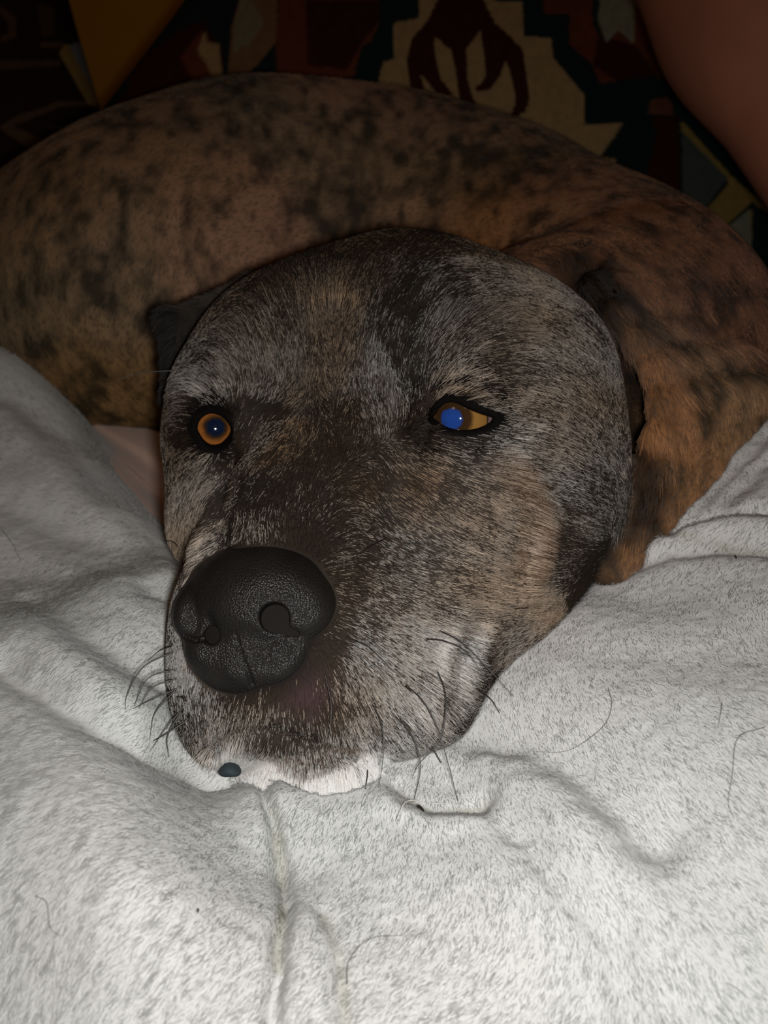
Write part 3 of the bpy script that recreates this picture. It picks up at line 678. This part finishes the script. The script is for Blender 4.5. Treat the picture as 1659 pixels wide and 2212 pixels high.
# nap direction: slow swirl, clumps from the gradient of a fine noise
ang = -2.2 + 3.2*(fbm(p, 9, 81, 2)-.5) + 1.2*(p[:, 0]*3)
t_ = np.stack([np.cos(ang), np.sin(ang), 0*ang], -1)
e_ = .0004; cl = np.stack([vnoise(p+np.array([e_, 0, 0]), 330, 83)-vnoise(p-np.array([e_, 0, 0]), 330, 83), vnoise(p+np.array([0, e_, 0]), 330, 83)-vnoise(p-np.array([0, e_, 0]), 330, 83), 0*ang], -1)/.2
t_ = t_ + cl*.30 + .16*r.normal(size=t_.shape)
t_ -= (t_*nn).sum(1)[:, None]*nn; t_ /= np.linalg.norm(t_, axis=1)[:, None]
ln = .0023*(.6+.8*r.random(len(p)))*(.75+.5*vnoise(p, 300, 85)); up = .5*(.6+.8*r.random(len(p)))
pts = lift(p-nn*.0003, nn, t_, ln, up, 4, .45)
col = cloth_tint(p)*(.97+.06*r.random((len(p), 1)))
rr = np.linspace(1, .35, 4)[None]*.00011*(.7+.6*r.random((len(p), 1)))*np.clip(q[:, 2:3]/.28, .9, 2.2)*(1.0)
M_pile = fibre_mat('fleece_fibre', .05, .55, .5, .9)
strands('pile', pts, rr, col, M_pile, blanket, 'fluffy white pile of the blanket')

# ------------------------------------------------------------------ whiskers
WH = [[(915,1380),(960,1385),(1010,1410),(1050,1470)],[(945,1360),(1000,1390),(1060,1450),(1110,1505)],[(870,1475),(910,1510),(940,1560),(960,1620),(990,1732)],
 [(940,1440),(960,1490),(962,1540),(950,1600),(905,1650),(890,1682)],[(805,1520),(825,1570),(828,1630),(818,1702)],[(860,1550),(895,1600),(908,1660),(893,1735)],[(1030,1490),(1060,1510),(1080,1542)],
 [(1070,1465),(1095,1480),(1112,1508)],[(878,1650),(897,1690),(893,1732)],[(792,1645),(793,1680),(782,1732)],[(930,1608),(955,1655),(960,1685)],[(758,1380),(800,1400),(850,1450)],[(700,1450),(715,1520),(712,1590)],
 [(378,1407),(310,1440),(275,1500),(270,1535)],[(385,1445),(320,1465),(290,1525)],[(385,1465),(330,1485),(300,1530)],[(385,1487),(330,1510),(275,1537)],[(380,1490),(335,1540),(323,1600)],
 [(395,1530),(360,1570),(330,1615)],[(400,1560),(350,1590),(332,1600)],[(390,1540),(362,1590),(365,1635)],[(372,1395),(345,1405),(318,1428)],[(372,800),(300,806),(250,822)],[(390,1185),(372,1170),(352,1168)],
 [(835,1162),(800,1180),(770,1200)]]
def smooth_line(p, m=6):
    p = np.asarray(p, float); p = np.vstack([2*p[0]-p[1], p, 2*p[-1]-p[-2]]); o = []
    for i in range(1, len(p)-2):
        for t_ in np.linspace(0, 1, m, endpoint=False):
            o.append(.5*((2*p[i])+(-p[i-1]+p[i+1])*t_+(2*p[i-1]-5*p[i]+4*p[i+1]-p[i+2])*t_*t_+(-p[i-1]+3*p[i]-3*p[i+1]+p[i+2])*t_**3))
    return np.array(o+[p[-2]])
M_whisker = principled('whisker', (.015, .012, .010), .35, .5)
_bvh = BVHTree.FromPolygons([tuple(x_) for x_ in to_world(dog_verts)], [tuple(x_) for x_ in qd] + [tuple(x_) for x_ in t])
def hit(px, py):
    d_ = P(px, py, 1.0); w_ = Vector(d_[0]*RX+d_[1]*UP+FW).normalized(); h_ = _bvh.ray_cast(Vector(CAM), w_)
    return to_cam(np.array(h_[0])) if h_[0] is not None else P(px, py, .9)
for w_ in WH:
    root = hit(*w_[0]); n = len(w_); z = root[2]; q = [root+np.array([0, 0, .0005])]
    for i, (x_, y_) in enumerate(w_[1:]):
        zt = hit(x_, y_)[2]; z = min(z, zt) - .0022; q.append(P(x_, y_, z))
    q = smooth_line(q)
    part('whisker', tube_mesh('whisker', to_world(q), np.linspace(.00032, .00008, len(q)), 5), M_whisker, dog)

bm = bmesh.new(); bmesh.ops.create_icosphere(bm, subdivisions=3, radius=1)
_lc = hit(500, 1640); _lc = P(496, 1664, _lc[2]+.0005)
for v_ in bm.verts: v_.co = Vector(to_world(_lc + np.array([v_.co.x*.0036, v_.co.z*.0023, v_.co.y*.004])*(1+.12*math.sin(3*v_.co.x+2*v_.co.z))))
lm = bpy.data.meshes.new('lower_lip'); bm.to_mesh(lm); bm.free(); lm.polygons.foreach_set('use_smooth', np.ones(len(lm.polygons), bool))
part('lower_lip', lm, principled('lip_skin', (.035, .048, .055), .6, .1), dog, 'small bluish grey bulge of the lower lip')

# ------------------------------------------------------------------ sheet showing between blanket and dog
rows = [[(110,830,.62),(260,905,.585),(380,950,.56),(520,1000,.55)],[(150,872,.60),(280,945,.555),(390,1005,.53),(520,1080,.51)],[(165,895,.585),(285,975,.545),(390,1050,.52),(520,1140,.50)],[(180,920,.60),(290,1020,.565),(390,1110,.535),(520,1210,.515)],
        [(190,945,.57),(290,1060,.525),(385,1165,.495),(510,1270,.475)],[(200,985,.56),(290,1095,.515),(375,1200,.485),(500,1310,.468)],[(210,1040,.565),(285,1150,.53),(360,1250,.50),(480,1350,.485)]]
R1 = np.array([smooth_line([P(*c_) for c_ in r_], 10) for r_ in rows]); R2 = np.stack([smooth_line(R1[:, j], 8) for j in range(R1.shape[1])], 1)
a_, b_ = R2.shape[:2]; I = np.arange(a_*b_).reshape(a_, b_)
sm = new_mesh('bed_sheet', to_world(R2.reshape(-1, 3)), np.stack([I[:-1, :-1], I[:-1, 1:], I[1:, 1:], I[1:, :-1]], -1).reshape(-1, 4))
sheet = tagged(bpy.data.objects.new('bed_sheet', sm), 'smooth pinkish beige sheet folded between the white blanket and the dog', 'sheet'); C.objects.link(sheet)
md = sheet.modifiers.new('thick', 'SOLIDIFY'); md.thickness = .003; md.offset = 0
sm.materials.append(principled('sheet_cotton', (.52, .37, .30), .8, .2, sheen=.2, noise=(60, .05)))

# ------------------------------------------------------------------ sofa, cushions, wall, floor
def box_mesh(name, lo, hi, bev=.03, seg=4):
    bm = bmesh.new(); bmesh.ops.create_cube(bm, size=1)
    lo, hi = np.array(lo), np.array(hi)
    for v_ in bm.verts: v_.co = Vector((lo+hi)/2 + np.array(v_.co)*(hi-lo))
    bmesh.ops.bevel(bm, geom=bm.edges[:], offset=bev, segments=seg, affect='EDGES', profile=.5)
    m_ = bpy.data.meshes.new(name); bm.to_mesh(m_); bm.free(); m_.polygons.foreach_set('use_smooth', np.ones(len(m_.polygons), bool)); return m_
M_up = principled('sofa_upholstery', (.035, .018, .014), .9, .1, noise=(40, .5), bump=('noise', 1200, .4, .0006))
M_wood = principled('dark_wood', (.05, .025, .012), .5, .3, noise=(20, .3))
sofa = tagged(bpy.data.objects.new('sofa', None), 'dark upholstered sofa that carries the blanket and the dog', 'sofa'); C.objects.link(sofa); sofa.location = (0, .35, 0)
part('seat', box_mesh('seat', (-1.0, -.12, .20), (1.0, 1.115, SEAT-.09), .04), M_up, sofa)
part('backrest', box_mesh('backrest', (-1.0, 1.12, .20), (1.0, 1.30, SEAT+.05), .04), M_up, sofa)
for x_ in (-1.15, 1.005): part('armrest', box_mesh('armrest', (x_, -.12, .15), (x_+.145, 1.3, SEAT+.16), .04), M_up, sofa)
for x_ in (-1.05, .95):
    for y_ in (-.06, 1.18): part('leg', box_mesh('leg', (x_, y_, 0), (x_+.07, y_+.07, .21), .008, 2), M_wood, sofa)

def raster(uv, shapes, base):
    c_ = np.tile(np.array(base), (len(uv), 1))
    for col_, poly in shapes:
        c_[poly_sdf(uv[:, 0], uv[:, 1], poly) < 0] = col_
    return c_
def pillow(name, poly, plane_p, plane_n, thick, shapes, base, label, cat, mat, flat=.0):
    """soft cushion: outline set on a plane, puffed front and back, woven pattern as point colours"""
    n_ = np.array(plane_n, float); n_ /= np.linalg.norm(n_)
    pc_ = []
    for x_, y_ in smooth_poly(poly, 90):
        d_ = P(x_, y_, 1.0); d_ = d_[0]*RX + d_[1]*UP + FW; t_ = ((plane_p-CAM)@n_)/(d_@n_); pc_.append(CAM+d_*t_)
    pc_ = np.array(pc_); m_ = len(pc_); ctr = pc_.mean(0); nr_ = 240; V = []
    s_ = np.linspace(1, 0, nr_)**.8
    for sgn in (1, -1):
        for k_ in range(nr_):
            rad = 1-(1-s_[k_])*1.0; prof = math.sqrt(max(0, 1-rad**4))
            V.append(ctr+(pc_-ctr)*rad + sgn*n_*thick*prof)
    V = np.concatenate(V)
    Q = []
    I_ = np.arange(2*nr_*m_).reshape(2, nr_, m_)
    f_ = I_[0]; Qf = np.stack([f_[:-1], np.roll(f_, -1, 1)[:-1], np.roll(f_, -1, 1)[1:], f_[1:]], -1).reshape(-1, 4)
    g_ = I_[1]; Qb = np.stack([g_[:-1], g_[1:], np.roll(g_, -1, 1)[1:], np.roll(g_, -1, 1)[:-1]], -1).reshape(-1, 4)
    Qj = np.stack([f_[0], g_[0], np.roll(g_[0], -1), np.roll(f_[0], -1)], -1)
    me_ = new_mesh(name, V, np.concatenate([Qf, Qb, Qj]))
    uv = project(to_cam(V)); color_attr(me_, .78*raster(uv, shapes, base)*(.8+.4*fbm(V, 300, 91, 2))[:, None])
    o_ = tagged(bpy.data.objects.new(name, me_), label, cat); C.objects.link(o_); me_.materials.append(mat); return o_
def smooth_poly(poly, m=90):
    poly = np.array(poly, float); out = []
    per = np.r_[0, np.cumsum(np.linalg.norm(np.roll(poly, -1, 0)-poly, axis=1))]; cl = np.vstack([poly, poly[:1]])
    t_ = np.linspace(0, per[-1], 6*m, endpoint=False); P2 = np.stack([np.interp(t_, per, cl[:, 0]), np.interp(t_, per, cl[:, 1])], 1)
    k_ = 7
    return sum(np.roll(P2, j, 0) for j in range(-k_, k_+1))/(2*k_+1)
TAN, GRN, MAR, RED, SLA, YEL, PAL = (.42, .28, .13), (.010, .022, .020), (.050, .010, .007), (.15, .040, .018), (.09, .10, .09), (.34, .22, .06), (.26, .25, .17)
Z2 = lambda pts: [(x_/2+830, y_/2) for x_, y_ in pts]
Z1 = lambda pts: [(x_/2, y_/2) for x_, y_ in pts]
PAT = [
 (GRN, [(400,-400),(1900,-400),(1900,900),(100,900)]),
 (RED, Z1([(1210,-60),(1640,-60),(1640,100),(1600,180),(1560,200),(1530,330),(1400,360),(1200,345),(1190,200)])), (MAR, Z1([(1320,0),(1640,0),(1640,90),(1560,190),(1500,300),(1330,280)])), (GRN, Z1([(1060,330),(1120,230),(1190,180),(1190,350),(1100,400)])),
 ((.22,.12,.06), Z1([(1040,-40),(1200,-40),(1195,180),(1130,260),(1060,330),(980,360),(1000,120)])), ((.24,.20,.12), Z1([(1050,-30),(1090,0),(1140,100),(1080,190),(1010,230),(1010,110)])),
 (MAR, Z1([(560,330),(640,230),(800,120),(880,90),(970,250),(960,370),(700,470),(560,480)])), (RED, Z1([(780,250),(870,130),(900,280),(930,360),(850,380)])), (TAN, Z1([(885,130),(900,180),(945,200),(965,360),(930,370),(900,290),(850,220)])),
 (MAR, Z1([(500,440),(560,380),(600,440),(570,480),(480,520)])),
 (TAN, [(905,-60),(905,40),(850,50),(850,128),(828,135),(812,200),(830,260),(1000,520),(1330,520),(1300,335),(1350,345),(1290,325),(1345,262),(1268,270),(1262,205),(1195,125),(1190,82),(1132,78),(1128,4),(1065,2),(1060,-60)]),
 (GRN, [(1300,345),(1345,262),(1400,262),(1420,420),(1300,430),(1330,385)]), (GRN, [(1262,270),(1345,262),(1300,330),(1290,360),(1330,345),(1310,400),(1420,430),(1480,200),(1320,160),(1262,205)]),
 (TAN, [(1262,272),(1348,262),(1296,338),(1335,345),(1312,392),(1260,420)]),
 (MAR, Z2([(250,-40),(190,80),(120,170),(95,270),(110,350),(125,425),(180,445),(185,430),(155,320),(180,350),(220,395),(265,415),(300,410),(245,340),(225,260),(215,190),(220,165),(285,210),(300,260),(315,350),(330,470),(430,520),(500,560),(600,640),(440,490),(385,430),(360,340),(355,210),(415,135),(430,230),(440,330),(390,385),(400,398),(460,385),(500,330),(525,260),(540,300),(565,400),(565,450),(535,520),(560,520),(610,480),(630,430),(615,330),(600,220),(560,170),(480,100),(410,-40)])),
 (MAR, Z2([(730,640),(790,595),(850,640),(885,700),(880,780),(820,700)])),
 (RED, Z2([(690,-40),(1330,-40),(1500,420),(1160,330),(930,360),(900,280),(800,190),(800,60),(690,60)])), (MAR, Z2([(930,150),(1090,200),(1180,330),(1000,350),(900,280)])), (PAL, Z2([(930,-20),(1080,-20),(1080,190),(1010,130),(960,185),(925,90)])), (GRN, Z2([(900,-20),(930,-20),(925,90),(950,200),(900,100)])),
 ((.17,.06,.03), Z2([(1150,430),(1220,420),(1245,450),(1250,500),(1140,490)])), (MAR, Z2([(1160,500),(1270,500),(1280,900),(1120,820),(1160,650)])), (GRN, Z2([(870,540),(1040,520),(1180,560),(1160,660),(1100,820),(960,780),(1010,680),(930,680),(1040,530)])),
 (YEL, Z2([(1285,520),(1500,760),(1660,900),(1660,1300),(1600,1100),(1480,780),(1280,570)])), (SLA, Z2([(1285,565),(1485,770),(1360,930),(1290,900)])), (YEL, Z2([(1500,780),(1590,870),(1450,1000),(1360,940)])), (GRN, Z2([(1590,870),(1605,885),(1460,1020),(1448,1000)])), (PAL, Z2([(1580,900),(1590,1120),(1450,1010)])), (GRN, Z2([(1590,880),(1800,1000),(1800,1300),(1600,1180),(1585,1120)])),
]
M_weave = principled('woven_fabric', (.2, .1, .05), .9, .1, attr='col', bump=('noise', 1500, .5, .0006))
pillow('back_cushion', [(560,-260),(405,-5),(215,243),(80,430),(300,720),(1750,740),(2250,560),(2200,-260)], np.array([0, .875, SEAT+.1]), (0, -1, .14), .045, PAT, GRN,
       'patterned back cushion with a maroon claw motif on tan behind the dog', 'cushion', M_weave)
DAT = [((.03,.012,.008), [(-600,-500),(400,-500),(400,700),(-600,700)]),
 ((.12,.06,.03), Z1([(0,20),(70,80),(70,160),(0,185),(0,160),(40,140),(30,90),(0,60)])), ((.09,.05,.025), Z1([(160,20),(230,30),(235,150),(180,160)])), ((.10,.055,.028), Z1([(-40,262),(260,258),(265,285),(-40,305)])), ((.12,.07,.03), Z1([(170,185),(270,180),(275,205),(180,205)])),
 ((.12,.07,.035), Z1([(-10,550),(90,490),(180,470),(250,435),(400,440),(400,455),(260,462),(190,490),(60,545),(200,610),(260,640),(120,640)])), ((.10,.055,.03), Z1([(210,545),(390,540),(390,555),(210,560)])), ((.03,.012,.01), Z1([(-40,650),(240,640),(100,760),(-40,900)])),
 ((.40,.25,.08), Z1([(255,230),(280,190),(350,190),(445,390),(420,470),(380,450)])), ((.30,.32,.32), Z1([(298,192),(365,180),(445,390),(405,385),(330,260)]))]
pillow('side_cushion', [(-420,-420),(40,-420),(165,60),(222,250),(235,420),(150,560),(-400,560)], np.array([0, 1.02, SEAT+.1]), (.25, -1, .14), .05, DAT, (.03, .012, .008),
       'dark side cushion with faint tan motifs at the upper left', 'cushion', M_weave)
def plane_obj(name, lo, hi, mat, thick_axis):
    o_ = bpy.data.objects.new(name, box_mesh(name, lo, hi, .002, 1)); o_.data.materials.append(mat); o_['kind'] = 'structure'; C.objects.link(o_)
M_wall = principled('yellow_paint', (.80, .40, .028), .8, .2, noise=(6, .05))
M_floor = principled('floor_boards', (.10, .055, .03), .5, .3, noise=(8, .3))
plane_obj('wall_back', (-2.2, 1.62, 0), (2.2, 1.72, 2.5), M_wall, 1)
plane_obj('floor', (-2.2, -1.6, -.06), (2.2, 1.72, 0), M_floor, 2)

# ------------------------------------------------------------------ person: bare arm resting beside the dog
def arm_pts():
    el = P(1662, 30, .50); e2 = P(1958, 572, .47); sh = el-(e2-el)*1.1; wr = e2
    return sh, el, wr
sh, el_, wr = arm_pts()
fwd = (wr-el_)/np.linalg.norm(wr-el_); sidev = np.cross(fwd, (0, 0, 1)); sidev /= np.linalg.norm(sidev); pal = np.cross(sidev, fwd)
def arm_sdf(q):
    d = cone(q, sh, el_, .056, .052); d = smin(d, cone(q, el_, wr, .052, .036), .02)
    hb = wr+fwd*.045; d = smin(d, ellip(q, hb, (.030, .036, .030)), .03)
    for k_, (off, ln_) in enumerate(((-.030, .060), (-.010, .072), (.011, .068), (.030, .052))):
        a0 = wr+fwd*.07+sidev*off*.8; a1 = a0+fwd*ln_*.5+sidev*off*.15; a2 = a1+fwd*ln_*.45+pal*-.012
        d = smin(d, cone(q, a0, a1, .0100, .0090), .008); d = smin(d, cone(q, a1, a2, .0090, .0075), .003)
    t0 = wr+fwd*.03-sidev*.03; t1 = t0+fwd*.035-sidev*.03; t2 = t1+fwd*.03-sidev*.004
    d = smin(d, cone(q, t0, t1, .012, .0105), .01); d = smin(d, cone(q, t1, t2, .0105, .0085), .003)
    return d
pv, pt, pq = mesh_sdf(arm_sdf, (.02, -.14, .28), (.46, .60, .72), .0035)
pm = new_mesh('person', to_world(pv), pq, pt); pm.materials.append(principled('skin', (.36, .135, .08), .6, .3, noise=(25, .12)))
person = tagged(bpy.data.objects.new('person', pm), 'bare arm of a person reaching in at the upper right', 'person'); C.objects.link(person)

# ------------------------------------------------------------------ loose hairs and specks on the blanket
M_loose = principled('loose_hair', (.06, .045, .04), .5, .4); M_loosew = principled('loose_white_hair', (.75, .72, .68), .5, .4); M_speck = principled('speck', (.02, .014, .01), .8, .2)
def set_loose(name, pts, rad, mat, label, cat, lift_=.0028, group=None):
    w_ = smooth_line(np.c_[np.array(pts, float), np.zeros(len(pts))])[:, :2]; w_ = on_blanket(w_)
    ix = np.clip(np.searchsorted(gx, w_[:, 0]), 0, len(gx)-1); iy = np.clip(np.searchsorted(gy, w_[:, 1]), 0, len(gy)-1)
    w_[:, 2] = Z[ix, iy] + lift_
    for _ in range(3): w_[1:-1, 2] = (w_[:-2, 2]+w_[1:-1, 2]+w_[2:, 2])/3
    m_ = tube_mesh(name, w_, np.linspace(1, .5, len(w_))*rad, 5); m_.materials.append(mat)
    tagged(bpy.data.objects.new(name, m_), label, cat, group)
    C.objects.link([o for o in bpy.data.objects if o.data == m_][0])
set_loose('loose_hair', [(855,1802),(880,1762),(930,1746),(1000,1742)], .00012, M_loosew, 'pale loose hair lying across the dimple below the lips', 'hair', .004)
set_loose('loose_hair', [(750,2140),(755,2090),(800,2042),(872,2035)], .00009, M_loose, 'thin curved hair near the bottom middle of the blanket', 'hair')
set_loose('loose_hair', [(1313,1500),(1320,1535),(1301,1578),(1237,1615),(1157,1624)], .00008, M_loose, 'fine brown hair curving below the whiskers on the right', 'hair')
set_loose('loose_hair', [(1648,1590),(1590,1612),(1578,1690),(1568,1760),(1581,1792)], .00007, M_loose, 'long wavy hair near the right edge of the blanket', 'hair')
set_loose('loose_hair', [(1556,1533),(1553,1560),(1547,1590)], .00008, M_loose, 'short straight hair beside the long wavy one on the right', 'hair')
set_loose('loose_hair', [(1570,2129),(1595,2142),(1616,2160)], .00009, M_loose, 'short dark hair in the bottom right corner of the blanket', 'hair')
set_loose('loose_hair', [(78,1945),(103,1958),(110,2009),(131,2028)], .00007, M_loose, 'thin kinked hair on the lower left of the blanket', 'hair')
set_loose('loose_hair', [(10,1170),(30,1195),(48,1228)], .00010, M_loose, 'short dark hair on the left mound of the blanket', 'hair')
set_loose('crumb', [(903,1771),(909,1776),(914,1784)], .0006, M_speck, 'small black seed crumb beside the pale hair', 'crumb', .0035)
set_loose('crumb', [(1584,1222),(1585,1225),(1586,1229)], .0003, M_speck, 'tiny black fleck under the ear on the right', 'crumb', .0035)
set_loose('crumb', [(430,1980),(431,1984),(430,1988)], .0003, M_speck, 'tiny dark fleck on the lower left lobe of the blanket', 'crumb', .0035)
